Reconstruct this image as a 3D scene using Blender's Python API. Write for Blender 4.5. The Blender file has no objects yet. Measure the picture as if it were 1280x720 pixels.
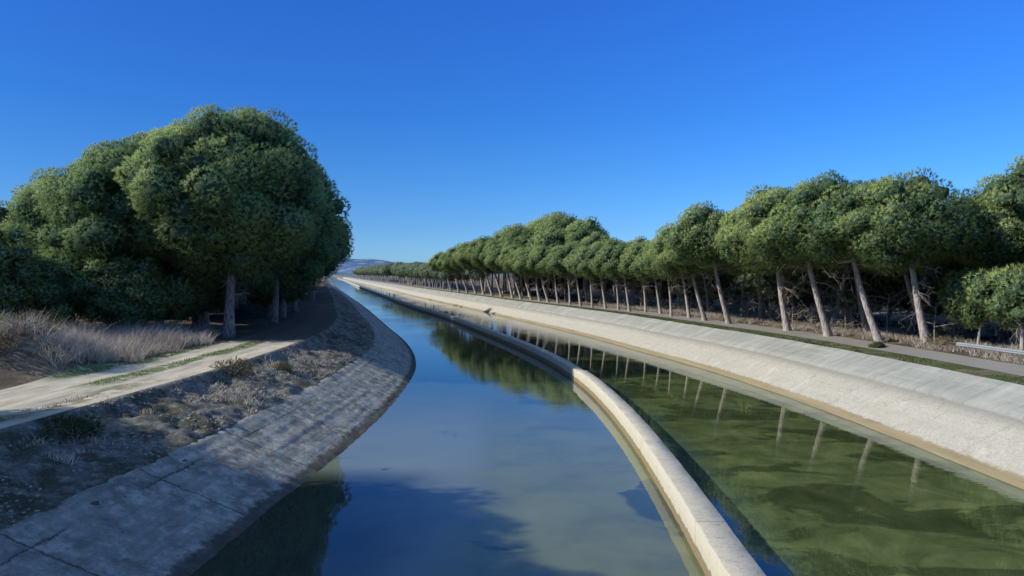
import bpy, math, random
import numpy as np
from mathutils import Vector, Matrix

R = math.radians
scene = bpy.context.scene
COL = scene.collection
rng = np.random.default_rng(7)
random.seed(7)

# ------------------------------------------------------------------ helpers
def link(o, parent=None):
    COL.objects.link(o)
    if parent is not None:
        o.parent = parent
    return o

def mesh_obj(name, V, F=None, mat=None, parent=None, loops=None, starts=None, uv=None, attrs=None, smooth=False, nrm=None):
    """V (n,3) array, F list or (m,k) array"""
    me = bpy.data.meshes.new(name)
    V = np.asarray(V, dtype=np.float32)
    if isinstance(F, np.ndarray):
        k = F.shape[1]; m = F.shape[0]
        me.vertices.add(len(V)); me.vertices.foreach_set('co', V.ravel())
        me.loops.add(m * k); me.loops.foreach_set('vertex_index', F.astype(np.int32).ravel())
        me.polygons.add(m)
        me.polygons.foreach_set('loop_start', np.arange(0, m * k, k, dtype=np.int32))
        me.polygons.foreach_set('loop_total', np.full(m, k, dtype=np.int32))
        me.update(calc_edges=True)
    else:
        me.from_pydata([tuple(map(float, v)) for v in V], [], [tuple(map(int, f)) for f in F])
        me.update()
    if uv is not None:
        l = me.uv_layers.new(name='UVMap')
        vi = np.empty(len(me.loops), dtype=np.int32)
        me.loops.foreach_get('vertex_index', vi)
        l.data.foreach_set('uv', np.asarray(uv, dtype=np.float32)[vi].ravel())
    if attrs:
        for an, av in attrs.items():
            a = me.attributes.new(an, 'FLOAT', 'POINT')
            a.data.foreach_set('value', np.asarray(av, dtype=np.float32))
    if smooth:
        me.polygons.foreach_set('use_smooth', np.ones(len(me.polygons), dtype=bool))
    if mat is not None:
        me.materials.append(mat)
    if nrm is not None:
        me.polygons.foreach_set('use_smooth', np.ones(len(me.polygons), dtype=bool))
        me.normals_split_custom_set_from_vertices(nrm)
    return link(bpy.data.objects.new(name, me), parent)

def tag(o, label=None, cat=None, group=None, kind=None):
    if label: o['label'] = label
    if cat: o['category'] = cat
    if group: o['group'] = group
    if kind: o['kind'] = kind
    return o

def empty(name, loc=(0, 0, 0), rz=0.0):
    o = bpy.data.objects.new(name, None)
    o.location = loc; o.rotation_euler = (0, 0, rz)
    o.empty_display_size = .3
    return link(o)

def copy_tree(src, skip=()):
    c = src.copy(); COL.objects.link(c)
    for ch in list(src.children):
        if ch.name.split('.')[0] in skip: continue
        d = ch.copy(); COL.objects.link(d); d.parent = c
        for g in list(ch.children):
            e = g.copy(); COL.objects.link(e); e.parent = d
    return c

def vnoise(x, y, seed=0):
    """cheap smooth 2d value noise, arrays"""
    x = np.asarray(x, float); y = np.asarray(y, float)
    xi = np.floor(x); yi = np.floor(y); xf = x - xi; yf = y - yi
    def h(a, b):
        t = np.sin(a * 127.1 + b * 311.7 + seed * 74.7) * 43758.5453
        return t - np.floor(t)
    u = xf * xf * (3 - 2 * xf); v = yf * yf * (3 - 2 * yf)
    return ((h(xi, yi) * (1 - u) + h(xi + 1, yi) * u) * (1 - v) + (h(xi, yi + 1) * (1 - u) + h(xi + 1, yi + 1) * u) * v) * 2 - 1

def fbm(x, y, seed=0, o=4):
    s = 0; a = 1; f = 1
    for i in range(o):
        s = s + a * vnoise(x * f, y * f, seed + i * 13); a *= .5; f *= 2.03
    return s

def unit(a):
    return a / np.maximum(np.linalg.norm(a, axis=-1, keepdims=True), 1e-9)

# ------------------------------------------------------------------ node helpers
class NT:
    def __init__(s, name):
        s.m = bpy.data.materials.new(name); s.m.use_nodes = True
        s.t = s.m.node_tree; s.t.nodes.clear()
        s.out = s.t.nodes.new('ShaderNodeOutputMaterial')
    def n(s, typ, **kw):
        n = s.t.nodes.new(typ)
        for k, v in kw.items():
            setattr(n, k, v)
        return n
    def l(s, a, b): s.t.links.new(a, b)
    def math(s, op, a, b=None, c=None, clamp=False):
        n = s.n('ShaderNodeMath', operation=op); n.use_clamp = clamp
        for i, v in enumerate((a, b, c)):
            if v is None: continue
            if hasattr(v, 'is_linked'): s.l(v, n.inputs[i])
            else: n.inputs[i].default_value = v
        return n.outputs[0]
    def noise(s, vec, scale, detail=4, rough=.55, dist=0):
        n = s.n('ShaderNodeTexNoise'); n.inputs['Scale'].default_value = scale
        n.inputs['Detail'].default_value = detail; n.inputs['Roughness'].default_value = rough
        n.inputs['Distortion'].default_value = dist
        if vec is not None: s.l(vec, n.inputs['Vector'])
        return n.outputs['Fac']
    def mapping(s, vec, scale=(1, 1, 1), loc=(0, 0, 0)):
        n = s.n('ShaderNodeMapping'); n.inputs['Scale'].default_value = scale
        n.inputs['Location'].default_value = loc
        s.l(vec, n.inputs['Vector']); return n.outputs[0]
    def ramp(s, f, pts):
        n = s.n('ShaderNodeValToRGB'); cr = n.color_ramp
        while len(cr.elements) < len(pts): cr.elements.new(.5)
        for e, (p, c) in zip(cr.elements, pts):
            e.position = p
            if not hasattr(c, '__len__'): c = (c, c, c)
            e.color = (*c, 1)
        s.l(f, n.inputs[0]); return n.outputs[0]
    def mix(s, f, a, b, blend='MIX'):
        n = s.n('ShaderNodeMix', data_type='RGBA', blend_type=blend)
        if hasattr(f, 'is_linked'): s.l(f, n.inputs[0])
        else: n.inputs[0].default_value = f
        for v, i in ((a, 6), (b, 7)):
            if hasattr(v, 'is_linked'): s.l(v, n.inputs[i])
            else: n.inputs[i].default_value = (*v, 1)
        return n.outputs[2]
    def smooth(s, v, a, b):
        n = s.n('ShaderNodeMapRange', interpolation_type='SMOOTHSTEP')
        s.l(v, n.inputs[0]); n.inputs[1].default_value = a; n.inputs[2].default_value = b
        return n.outputs[0]
    def bump(s, h, strength=.5, dist=.05, normal=None):
        n = s.n('ShaderNodeBump'); n.inputs['Strength'].default_value = strength
        n.inputs['Distance'].default_value = dist; s.l(h, n.inputs['Height'])
        if normal is not None: s.l(normal, n.inputs['Normal'])
        return n.outputs[0]
    def bsdf(s, color, rough=.9, spec=.25, normal=None, metallic=0.0):
        n = s.n('ShaderNodeBsdfPrincipled')
        if hasattr(color, 'is_linked'): s.l(color, n.inputs['Base Color'])
        else: n.inputs['Base Color'].default_value = (*color, 1)
        if hasattr(rough, 'is_linked'): s.l(rough, n.inputs['Roughness'])
        else: n.inputs['Roughness'].default_value = rough
        n.inputs['Specular IOR Level'].default_value = spec
        n.inputs['Metallic'].default_value = metallic
        if normal is not None: s.l(normal, n.inputs['Normal'])
        return n
    def done(s, node):
        s.l(node.outputs[0], s.out.inputs[0]); return s.m
    def pos(s): return s.n('ShaderNodeNewGeometry').outputs['Position']
    def obj(s): return s.n('ShaderNodeTexCoord').outputs['Object']
    def uv(s):
        u = s.n('ShaderNodeTexCoord').outputs['UV']
        x = s.n('ShaderNodeSeparateXYZ'); s.l(u, x.inputs[0])
        return u, x.outputs[0], x.outputs[1]

# ------------------------------------------------------------------ canal layout (metres, water level z = 0)
def spl(pts):
    P = np.array(pts, float); X = P[:, 0]; Y = P[:, 1]
    h = np.diff(X); d = np.diff(Y) / h
    m = np.zeros(len(X)); m[0] = d[0]; m[-1] = d[-1]
    m[1:-1] = (d[:-1] * h[1:] + d[1:] * h[:-1]) / (h[:-1] + h[1:])
    def f(x):
        x = np.asarray(x, float); xc = np.clip(x, X[0], X[-1])
        i = np.clip(np.searchsorted(X, xc) - 1, 0, len(X) - 2)
        t = (xc - X[i]) / h[i]
        v = (Y[i] * (1 + 2 * t) * (1 - t) ** 2 + m[i] * h[i] * t * (1 - t) ** 2 + Y[i + 1] * t * t * (3 - 2 * t) + m[i + 1] * h[i] * t * t * (t - 1))
        return v + (x - xc) * np.where(x > xc, m[-1], m[0])
    return f
XL = spl([(-120, -9), (0, -8.8), (20, -8.5), (31, -7.8), (41, -7.35), (52.7, -7.5), (63, -8.2), (71, -9.3), (86, -12.3), (112, -18.8), (161, -31), (287, -64), (420, -99), (592, -142), (1400, -345)])
XW = spl([(-120, 4.0), (0, 4.6), (17, 5.05), (25, 5.4), (33, 5.6), (43, 5.5), (52.7, 4.95), (68, 2.9), (83, -.2), (103, -4.9), (134, -12.5), (160, -19.8), (270, -48), (420, -86), (592, -128), (1400, -331)])
XR = spl([(-120, 20), (0, 19.6), (27.5, 19), (46, 18.1), (62, 16.2), (76, 13.4), (93, 10.0), (114, 5), (133, 0), (166, -8.6), (197, -17), (253, -32), (344, -55), (520, -100), (779, -165), (1400, -321)])
def KR(y):  # the right bank is a little narrower far away
    return 1 - .26 * np.clip((np.asarray(y, float) - 95) / 50, 0, 1)
def lipL(y): return XL(y) - 8.0
def topR(y): return XR(y) + 5.3 * KR(y)

rows_near = np.arange(-60, 110, .5)
rows_mid = np.arange(110, 420, 3.0)
rows_far = np.concatenate([np.arange(420, 1400, 20), np.geomspace(1400, 12000, 16)])
ROWS = np.concatenate([np.linspace(-400, -70, 12), rows_near, rows_mid, rows_far])

def grid(name, xs_fn, zs, rows, mat, us=None, parent=None, attrs=None, smooth=True):
    """xs_fn(y)->(len(y),k) x coords, zs (len(y),k)"""
    X = xs_fn; n, k = X.shape
    Y = np.repeat(rows[:, None], k, 1)
    V = np.stack([X, Y, zs], -1).reshape(-1, 3)
    i = np.arange(n - 1)[:, None] * k + np.arange(k - 1)[None, :]
    F = np.stack([i, i + 1, i + 1 + k, i + k], -1).reshape(-1, 4)
    uv = None
    if us is not None:
        uv = np.stack([us, Y], -1).reshape(-1, 2)
    return mesh_obj(name, V, F, mat, parent, uv=uv, smooth=smooth)

# ------------------------------------------------------------------ materials
def m_ground():
    s = NT('ground_soil'); p = s.pos(); uvv, u, v = s.uv()
    n1 = s.noise(p, .35, 6); n2 = s.noise(p, 2.6, 6, .65); n3 = s.noise(p, 14, 5, .7)
    dry = s.ramp(n2, [(.28, (.095, .075, .05)), (.5, (.19, .15, .105)), (.72, (.30, .25, .18))])
    dark = s.ramp(n3, [(.3, (.05, .042, .03)), (.7, (.13, .105, .075))])
    c = s.mix(s.smooth(n1, .38, .62), dry, dark)
    green = s.ramp(n3, [(.3, (.035, .06, .014)), (.7, (.10, .145, .04))])
    # u<0: left bank (distance from the lip, negative) ; u>0 right bank
    jit = s.math('MULTIPLY_ADD', s.noise(p, .9, 4), 1.6, -.8)
    uu = s.math('ADD', u, jit)
    verge = s.math('MULTIPLY', s.smooth(uu, -.05, .2), s.math('SUBTRACT', 1, s.smooth(uu, 1.4, 2.1)))
    vg = s.math('MULTIPLY', verge, s.smooth(s.noise(p, 1.3, 5), .40, .55))
    c = s.mix(vg, c, green)
    # colour evens out to a grey green far away
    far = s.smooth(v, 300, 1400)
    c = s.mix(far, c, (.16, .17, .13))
    b = s.bump(s.math('ADD', n2, s.math('MULTIPLY', n3, .5)), .8, .12)
    return s.done(s.bsdf(c, .95, .1, b))

def m_track():
    s = NT('dirt_track_soil'); p = s.pos(); uvv, u, v = s.uv()
    jit = s.math('MULTIPLY_ADD', s.noise(s.mapping(p, (1, .45, 1)), .8, 5, .65), 1.5, -.75)
    uu = s.math('ADD', u, jit)
    n3 = s.noise(p, 9, 6, .7); n4 = s.noise(s.mapping(p, (1, .2, 1)), 2.2, 5, .65)
    soil = s.ramp(n4, [(.25, (.31, .27, .20)), (.5, (.49, .44, .34)), (.75, (.62, .57, .46))])
    soil = s.mix(s.math('MULTIPLY', s.smooth(n3, .56, .68), .55), soil, (.20, .16, .11))
    green = s.ramp(n3, [(.3, (.08, .11, .045)), (.7, (.19, .24, .10))])
    olive = s.ramp(n3, [(.3, (.12, .12, .05)), (.7, (.22, .2, .11))])
    def band(a, b, w=.25):
        return s.math('MULTIPLY', s.smooth(uu, a - w, a + w), s.math('SUBTRACT', 1, s.smooth(uu, b - w, b + w)))
    near = s.math('SUBTRACT', 1, s.smooth(v, 33, 37))
    g = band(2.6, 3.7)
    g = s.math('MULTIPLY', g, s.math('MULTIPLY', s.smooth(v, 31, 34), s.math('SUBTRACT', 1, s.smooth(v, 55, 60))))
    low = s.math('MULTIPLY', band(.9, 2.0), near)
    low = s.math('MULTIPLY', low, s.smooth(s.noise(p, 1.1, 4), .40, .5))
    edge = s.smooth(uu, 5.1, 5.6)
    edge = s.math('MULTIPLY', edge, s.smooth(v, 33, 36))
    brk = s.smooth(s.noise(p, 1.7, 5, .7), .34, .5)
    c = s.mix(s.math('MULTIPLY', s.math('MAXIMUM', g, edge), brk), soil, green)
    c = s.mix(s.math('MULTIPLY', low, .8), c, olive)
    rough = s.smooth(s.math('MULTIPLY_ADD', s.noise(p, .6, 5, .6), 10, v), 57, 62)
    c = s.mix(s.math('MULTIPLY', rough, .92), c, s.ramp(n3, [(.3, (.05, .04, .03)), (.7, (.14, .11, .08))]))
    b = s.bump(s.math('ADD', n4, s.math('MULTIPLY', n3, .4)), .7, .07)
    return s.done(s.bsdf(c, .95, .1, b))

def m_embank():
    s = NT('stony_embankment'); p = s.pos()
    n1 = s.noise(p, .45, 6, .7); n3 = s.noise(p, 3.2, 9, .78)
    vo = s.n('ShaderNodeTexVoronoi'); vo.inputs['Scale'].default_value = 4.5; s.l(p, vo.inputs['Vector'])
    st = s.math('MULTIPLY', s.smooth(vo.outputs['Distance'], .45, .15), s.smooth(n3, .52, .62))
    c = s.ramp(n3, [(.30, (.085, .082, .07)), (.5, (.21, .205, .175)), (.70, (.50, .48, .41))])
    c = s.mix(s.math('MULTIPLY', s.smooth(n1, .46, .58), .8), c, s.ramp(n3, [(.35, (.035, .038, .018)), (.65, (.11, .105, .06))]))
    c = s.mix(st, c, (.42, .38, .30))
    h = s.math('ADD', n3, s.math('MULTIPLY', st, .6))
    return s.done(s.bsdf(c, .95, .15, s.bump(h, 1.0, .22)))

def m_concrete_left():
    s = NT('weathered_concrete_left'); uvv, u, v = s.uv(); p = s.pos()
    uvm = s.mapping(uvv, (1, 1, 1))
    str_ = s.noise(s.mapping(uvv, (3.6, .16, 1)), 1.0, 8, .72)   # long streaks running along the canal
    fine = s.noise(p, 7, 8, .75); big = s.noise(p, .35, 4)
    stain = s.smooth(s.noise(p, .8, 6, .7), .48, .62)
    c = s.ramp(str_, [(.3, (.23, .235, .205)), (.5, (.42, .425, .375)), (.7, (.62, .62, .55))])
    c = s.mix(.45, c, s.ramp(fine, [(.3, (.22, .225, .20)), (.7, (.58, .58, .52))]))
    c = s.mix(s.math('MULTIPLY', stain, .5), c, (.15, .15, .125))
    # panel joints every 6 m and one long joint
    fr = s.math('FRACT', s.math('MULTIPLY_ADD', v, 1 / 6.0, s.math('MULTIPLY', fine, .05)))
    j1 = s.math('LESS_THAN', fr, .012)
    j2 = s.math('MULTIPLY', s.math('LESS_THAN', s.math('ABSOLUTE', s.math('ADD', u, s.math('MULTIPLY_ADD', fine, .35, 2.95))), .035), s.smooth(big, .45, .55))
    j = s.math('MULTIPLY', s.math('MAXIMUM', j1, j2), s.smooth(big, .3, .5))
    c = s.mix(s.math('MULTIPLY', j, .7), c, (.06, .06, .05))
    # wet dark band near the water with a ragged top
    wl = s.math('ADD', u, s.math('MULTIPLY', s.noise(p, 2.2, 5, .7), .9))
    wet = s.smooth(wl, -.15, .12)
    c = s.mix(s.math('MULTIPLY', wet, .85), c, (.085, .08, .06))
    lump = s.math('MULTIPLY', s.smooth(s.noise(p, 1.6, 7, .75), .40, .75), 1.6)
    h = s.math('ADD', s.math('MULTIPLY', str_, 1.4), s.math('MULTIPLY_ADD', fine, .8, s.math('MULTIPLY', j, -.6)))
    return s.done(s.bsdf(c, .9, .2, s.bump(s.math('ADD', h, lump), .9, .11)))

def m_concrete_right():
    s = NT('weathered_concrete_right'); uvv, u, v = s.uv(); p = s.pos()
    fine = s.noise(p, 9, 8, .75); med = s.noise(p, 1.7, 6, .65); big = s.noise(p, .3, 4)
    strk = s.noise(s.mapping(uvv, (2.4, .12, 1)), 1, 6, .6)
    acr = s.noise(s.mapping(uvv, (.3, .8, 1)), 1, 7, .7, .6)
    low = s.ramp(fine, [(.3, (.31, .295, .22)), (.5, (.44, .42, .35)), (.72, (.58, .56, .48))])
    low = s.mix(s.math('MULTIPLY', s.smooth(strk, .45, .68), .55), low, (.40, .365, .30))
    low = s.mix(s.math('MULTIPLY', s.smooth(med, .50, .68), .5), low, (.33, .32, .27))
    low = s.mix(s.math('MULTIPLY', s.smooth(acr, .56, .68), .35), low, (.66, .64, .53))
    up = s.ramp(acr, [(.3, (.22, .23, .205)), (.5, (.31, .32, .285)), (.7, (.41, .42, .37))])
    up = s.mix(s.math('MULTIPLY', s.smooth(med, .46, .62), .5), up, (.33, .325, .30))
    up = s.mix(s.math('MULTIPLY', s.smooth(strk, .5, .7), .3), up, (.50, .47, .42))
    su = s.math('ADD', u, s.math('MULTIPLY_ADD', med, .5, -.25))
    isup = s.smooth(su, 3.1, 3.2)
    c = s.mix(isup, low, up)
    grade = s.math('MULTIPLY', s.smooth(su, 2.1, 3.1), s.math('SUBTRACT', 1, isup))
    c = s.mix(s.math('MULTIPLY', grade, .7), c, (.27, .255, .225))
    # panel joints
    fr = s.math('FRACT', s.math('MULTIPLY_ADD', v, 1 / 4.0, s.math('MULTIPLY', med, .10)))
    j = s.math('MULTIPLY', s.math('LESS_THAN', fr, .02), s.math('MULTIPLY', s.math('MULTIPLY_ADD', isup, .6, .4), s.smooth(big, .32, .5)))
    c = s.mix(s.math('MULTIPLY', j, .6), c, (.16, .15, .13))
    # missing slabs far along
    pat = s.math('MULTIPLY', s.smooth(s.noise(s.mapping(uvv, (.25, .9, 1)), 1, 2), .55, .6), s.math('MULTIPLY', isup, s.smooth(v, 105, 135)))
    c = s.mix(s.math('MULTIPLY', pat, .6), c, (.16, .13, .10))
    wl = s.math('ADD', u, s.math('MULTIPLY_ADD', s.noise(p, 2.5, 5, .7), .5, -.25))
    wet = s.math('SUBTRACT', 1, s.smooth(wl, .42, .58))
    wc = s.ramp(strk, [(.3, (.21, .165, .085)), (.7, (.34, .28, .165))])
    c = s.mix(s.math('MULTIPLY', wet, .92), c, wc)
    crk = s.n('ShaderNodeTexVoronoi', feature='DISTANCE_TO_EDGE'); crk.inputs['Scale'].default_value = .16
    s.l(s.mapping(p, (1, 1, 1), (3, 1, 0)), crk.inputs['Vector'])
    cr = s.math('MULTIPLY', s.math('LESS_THAN', s.math('ADD', crk.outputs['Distance'], s.math('MULTIPLY', fine, .01)), .0125), s.smooth(med, .5, .55))
    c = s.mix(s.math('MULTIPLY', cr, .22), c, (.13, .12, .1))
    h = s.math('ADD', fine, s.math('MULTIPLY', med, .8))
    return s.done(s.bsdf(c, .9, .2, s.bump(h, .75, .05)))

def m_wall():
    s = NT('wall_concrete'); p = s.pos(); uvv, u, v = s.uv()
    jf = s.math('FRACT', s.math('MULTIPLY_ADD', v, 1 / 7.0, s.math('MULTIPLY', s.noise(p, 3, 4), .02))); jn = s.math('LESS_THAN', jf, .006)
    xyz = s.n('ShaderNodeSeparateXYZ'); s.l(p, xyz.inputs[0]); z = xyz.outputs[2]
    fine = s.noise(p, 16, 8, .8); med = s.noise(p, 2.2, 6, .65)
    c = s.ramp(fine, [(.3, (.27, .25, .21)), (.5, (.41, .385, .33)), (.7, (.54, .51, .45))])
    c = s.mix(s.math('MULTIPLY', s.smooth(med, .48, .66), .35), c, (.32, .30, .26))
    zz = s.math('ADD', z, s.math('MULTIPLY_ADD', s.noise(p, 3.0, 5, .7), .3, -.15))
    wet = s.math('SUBTRACT', 1, s.smooth(zz, .26, .36))
    c = s.mix(s.math('MULTIPLY', wet, .85), c, (.22, .165, .075))
    eu = s.math('ADD', u, s.math('MULTIPLY_ADD', s.noise(p, 5, 5, .7), .05, -.025))
    face = s.math('MULTIPLY', s.math('SUBTRACT', 1, s.smooth(eu, .035, .055)), s.math('SUBTRACT', 1, wet))
    c = s.mix(s.math('MULTIPLY', face, .6), c, (.60, .57, .44))
    top = s.math('SUBTRACT', 1, face)
    sp = s.smooth(s.noise(p, 7, 9, .85), .47, .66)
    c = s.mix(s.math('MULTIPLY', s.math('MULTIPLY', top, s.smooth(z, .8, .9)), .8), c, s.mix(sp, (.50, .465, .37), (.33, .305, .24)))
    c = s.mix(s.math('MULTIPLY', jn, .6), c, (.12, .11, .09))
    chip = s.math('MULTIPLY', s.smooth(s.noise(p, 4.5, 5, .7), .60, .66), s.math('SUBTRACT', 1, wet))
    c = s.mix(s.math('MULTIPLY', chip, .45), c, (.22, .20, .165))
    return s.done(s.bsdf(c, .9, .2, s.bump(s.math('ADD', fine, s.math('SUBTRACT', med, s.math('MULTIPLY', chip, .4))), .6, .03)))

def m_water():
    s = NT('canal_water'); p = s.pos(); uvv, u, v = s.uv()   # u: metres from the dividing wall (negative = left channel)
    big = s.noise(p, .09, 5, .6); med = s.noise(p, .32, 5, .6, .4); sm = s.noise(p, 1.6, 4)
    # left channel: grey green silt with paler patches
    lf = s.ramp(med, [(.3, (.09, .115, .062)), (.5, (.125, .152, .075)), (.7, (.155, .178, .09))])
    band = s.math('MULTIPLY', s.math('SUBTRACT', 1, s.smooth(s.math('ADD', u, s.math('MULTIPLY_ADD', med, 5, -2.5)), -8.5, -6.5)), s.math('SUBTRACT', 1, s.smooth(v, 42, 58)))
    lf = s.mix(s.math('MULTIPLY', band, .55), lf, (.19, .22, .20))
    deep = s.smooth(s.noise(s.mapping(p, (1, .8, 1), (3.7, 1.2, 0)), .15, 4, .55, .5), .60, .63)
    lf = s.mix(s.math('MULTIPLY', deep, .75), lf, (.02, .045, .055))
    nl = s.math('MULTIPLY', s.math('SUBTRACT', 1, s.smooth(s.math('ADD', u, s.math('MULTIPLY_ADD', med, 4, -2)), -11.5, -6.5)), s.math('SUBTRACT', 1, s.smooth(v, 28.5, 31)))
    lf = s.mix(s.math('MULTIPLY', nl, .85), lf, (.012, .022, .018))  # tree shadow beside the left bank, painted as a darker water colour
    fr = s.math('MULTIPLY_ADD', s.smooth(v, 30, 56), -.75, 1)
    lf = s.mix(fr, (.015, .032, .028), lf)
    # right channel: water weed
    rt = s.ramp(s.noise(p, .5, 6, .65, .6), [(.3, (.045, .062, .024)), (.5, (.09, .115, .042)), (.68, (.14, .17, .062))])
    wd = s.smooth(s.noise(s.mapping(p, (.8, 1.3, 1), (5, 2, 0)), .22, 5, .6, .8), .50, .56)
    rt = s.mix(s.math('MULTIPLY', wd, .65), rt, (.02, .03, .012))
    rt = s.mix(s.math('SUBTRACT', 1, s.smooth(s.math('ADD', u, s.math('MULTIPLY', med, 3)), 1.6, 4.8)), rt, (.03, .07, .075))
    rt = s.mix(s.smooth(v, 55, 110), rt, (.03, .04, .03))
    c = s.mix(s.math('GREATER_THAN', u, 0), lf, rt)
    w1 = s.noise(s.mapping(p, (1.3, 2.2, 1)), 1.2, 3, .5)
    w2 = s.noise(s.mapping(p, (1, 2.6, 1)), .35, 2)
    amp = s.math('MULTIPLY_ADD', s.smooth(v, 45, 120), .8, .22)
    gust = s.math('MULTIPLY_ADD', s.smooth(s.noise(s.mapping(p, (1, .5, 1)), .06, 3), .42, .62), .8, .25)
    h = s.math('MULTIPLY', s.math('MULTIPLY', s.math('ADD', w1, s.math('MULTIPLY', w2, 1.0)), amp), gust)
    nb = s.bump(h, .7, .02)
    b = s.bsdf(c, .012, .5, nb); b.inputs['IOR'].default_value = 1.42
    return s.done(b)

def m_asphalt():
    s = NT('old_asphalt'); p = s.pos(); n = s.noise(p, 22, 5, .8); b = s.noise(p, .5, 4)
    c = s.ramp(n, [(.3, (.20, .195, .175)), (.7, (.32, .31, .28))])
    c = s.mix(s.smooth(b, .4, .7), c, (.24, .225, .2))
    return s.done(s.bsdf(c, .9, .2, s.bump(n, .4, .02)))

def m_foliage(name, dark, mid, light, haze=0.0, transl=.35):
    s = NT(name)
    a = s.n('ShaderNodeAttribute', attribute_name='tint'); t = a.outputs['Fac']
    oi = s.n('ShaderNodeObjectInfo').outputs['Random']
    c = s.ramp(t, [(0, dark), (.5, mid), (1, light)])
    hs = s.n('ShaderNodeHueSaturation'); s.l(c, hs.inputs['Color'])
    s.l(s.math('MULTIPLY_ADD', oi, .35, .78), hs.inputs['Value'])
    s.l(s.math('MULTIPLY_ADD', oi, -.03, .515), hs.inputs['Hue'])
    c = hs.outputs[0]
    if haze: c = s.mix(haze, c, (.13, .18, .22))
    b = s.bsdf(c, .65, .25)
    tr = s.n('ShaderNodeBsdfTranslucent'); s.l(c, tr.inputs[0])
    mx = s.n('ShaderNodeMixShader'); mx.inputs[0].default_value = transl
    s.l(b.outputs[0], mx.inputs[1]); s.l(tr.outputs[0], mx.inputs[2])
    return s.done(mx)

def m_bark(name, c1, c2, c3, haze=0.0):
    s = NT(name); o = s.obj()
    n = s.noise(s.mapping(o, (1, 1, .22)), 9, 6, .7); big = s.noise(o, .8, 3)
    vo = s.n('ShaderNodeTexVoronoi'); vo.inputs['Scale'].default_value = 7; s.l(s.mapping(o, (1, 1, .35)), vo.inputs['Vector'])
    c = s.ramp(s.math('MULTIPLY_ADD', vo.outputs['Distance'], .35, s.math('MULTIPLY', n, .75)), [(.3, c1), (.5, c2), (.7, c3)])
    c = s.mix(s.math('MULTIPLY', s.smooth(big, .5, .7), .3), c, c1)
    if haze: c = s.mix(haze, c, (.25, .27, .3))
    return s.done(s.bsdf(c, .95, .1, s.bump(s.math('ADD', n, vo.outputs['Distance']), .8, .04)))

def m_plain(name, cols, scale=6, rough=.85, spec=.2, metallic=0, bump=.02):
    s = NT(name); n = s.noise(s.obj(), scale, 6, .65)
    c = s.ramp(n, [(.3, cols[0]), (.7, cols[1])])
    return s.done(s.bsdf(c, rough, spec, s.bump(n, .4, bump) if bump else None, metallic))

def m_blade(name, cols):
    s = NT(name); a = s.n('ShaderNodeAttribute', attribute_name='tint').outputs['Fac']
    c = s.ramp(a, [(0, cols[0]), (.5, cols[1]), (1, cols[2])])
    b = s.bsdf(c, .8, .15); tr = s.n('ShaderNodeBsdfTranslucent'); s.l(c, tr.inputs[0])
    mx = s.n('ShaderNodeMixShader'); mx.inputs[0].default_value = .25
    s.l(b.outputs[0], mx.inputs[1]); s.l(tr.outputs[0], mx.inputs[2])
    return s.done(mx)

M = dict(
    ground=m_ground(), track=m_track(), embank=m_embank(), cl=m_concrete_left(), cr=m_concrete_right(), wall=m_wall(),
    water=m_water(), road=m_asphalt(),
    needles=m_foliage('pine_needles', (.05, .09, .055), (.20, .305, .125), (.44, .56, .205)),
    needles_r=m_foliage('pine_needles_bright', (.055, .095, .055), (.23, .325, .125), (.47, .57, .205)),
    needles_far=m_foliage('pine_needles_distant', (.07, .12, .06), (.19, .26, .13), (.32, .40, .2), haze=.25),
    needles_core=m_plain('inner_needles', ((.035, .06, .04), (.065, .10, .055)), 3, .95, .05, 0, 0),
    bark=m_bark('bark_grey', (.06, .05, .045), (.17, .145, .125), (.32, .28, .24)),
    bark_r=m_bark('bark_pale', (.17, .145, .125), (.35, .31, .275), (.50, .455, .41)),
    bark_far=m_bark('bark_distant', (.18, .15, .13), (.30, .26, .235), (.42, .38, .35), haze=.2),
    dead=m_plain('dead_wood', ((.20, .175, .145), (.42, .38, .33)), 5, .9, .1, 0, 0),
    straw=m_blade('dry_straw', ((.27, .22, .17), (.47, .41, .335), (.68, .62, .53))),
    greenblade=m_blade('green_blades', ((.06, .085, .035), (.12, .16, .065), (.22, .25, .13))),
    bush=m_foliage('bush_leaves', (.03, .045, .015), (.07, .095, .03), (.13, .15, .06)),
    bushdry=m_foliage('dry_bush_leaves', (.11, .085, .045), (.20, .165, .09), (.30, .26, .16)),
    earth=m_plain('mound_earth', ((.085, .068, .052), (.20, .165, .13)), 1.5, .95, .1, 0, .15),
    zinc=m_plain('galvanised_steel', ((.28, .31, .33), (.42, .45, .47)), 8, .45, .5, .35, 0),
    white=m_plain('white_paint', ((.75, .75, .73), (.82, .82, .8)), 6, .6, .3, 0, 0),
    grey=m_plain('grey_post', ((.32, .32, .32), (.42, .42, .42)), 6, .8, .2, 0, 0),
    stone=m_plain('loose_stone', ((.18, .16, .13), (.38, .345, .28)), 5, .9, .2, 0, .03),
)

# ------------------------------------------------------------------ terrain
def ground_h_left(x, y):
    d = lipL(y) - x                                      # distance from the lip, positive inland
    z = 3.0 + .05 * fbm(x * .4, y * .4, 3) * np.clip(d, 0, 1)
    z = z + .35 * np.clip((d - 6.5) / 6, 0, 1) * (.6 + .5 * fbm(x * .15, y * .15, 9, 3))
    # earth mound beside the track
    m = np.exp(-(((x + 25.6) / 3.3) ** 2 + ((y - 37.8) / 3.6) ** 2) ** 1.5)
    z = z + 1.75 * m * (1 + .18 * fbm(x, y, 21, 4))
    m2 = np.exp(-(((x + 41) / 5.5) ** 2 + ((y - 52) / 7) ** 2) ** 1.5)
    z = z + 3.4 * m2 * (1 + .10 * fbm(x, y, 31, 4))
    rut = np.exp(-((d - 1.7) / .5) ** 2) + np.exp(-((d - 4.5) / .5) ** 2)
    return z - .05 * rut

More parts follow.
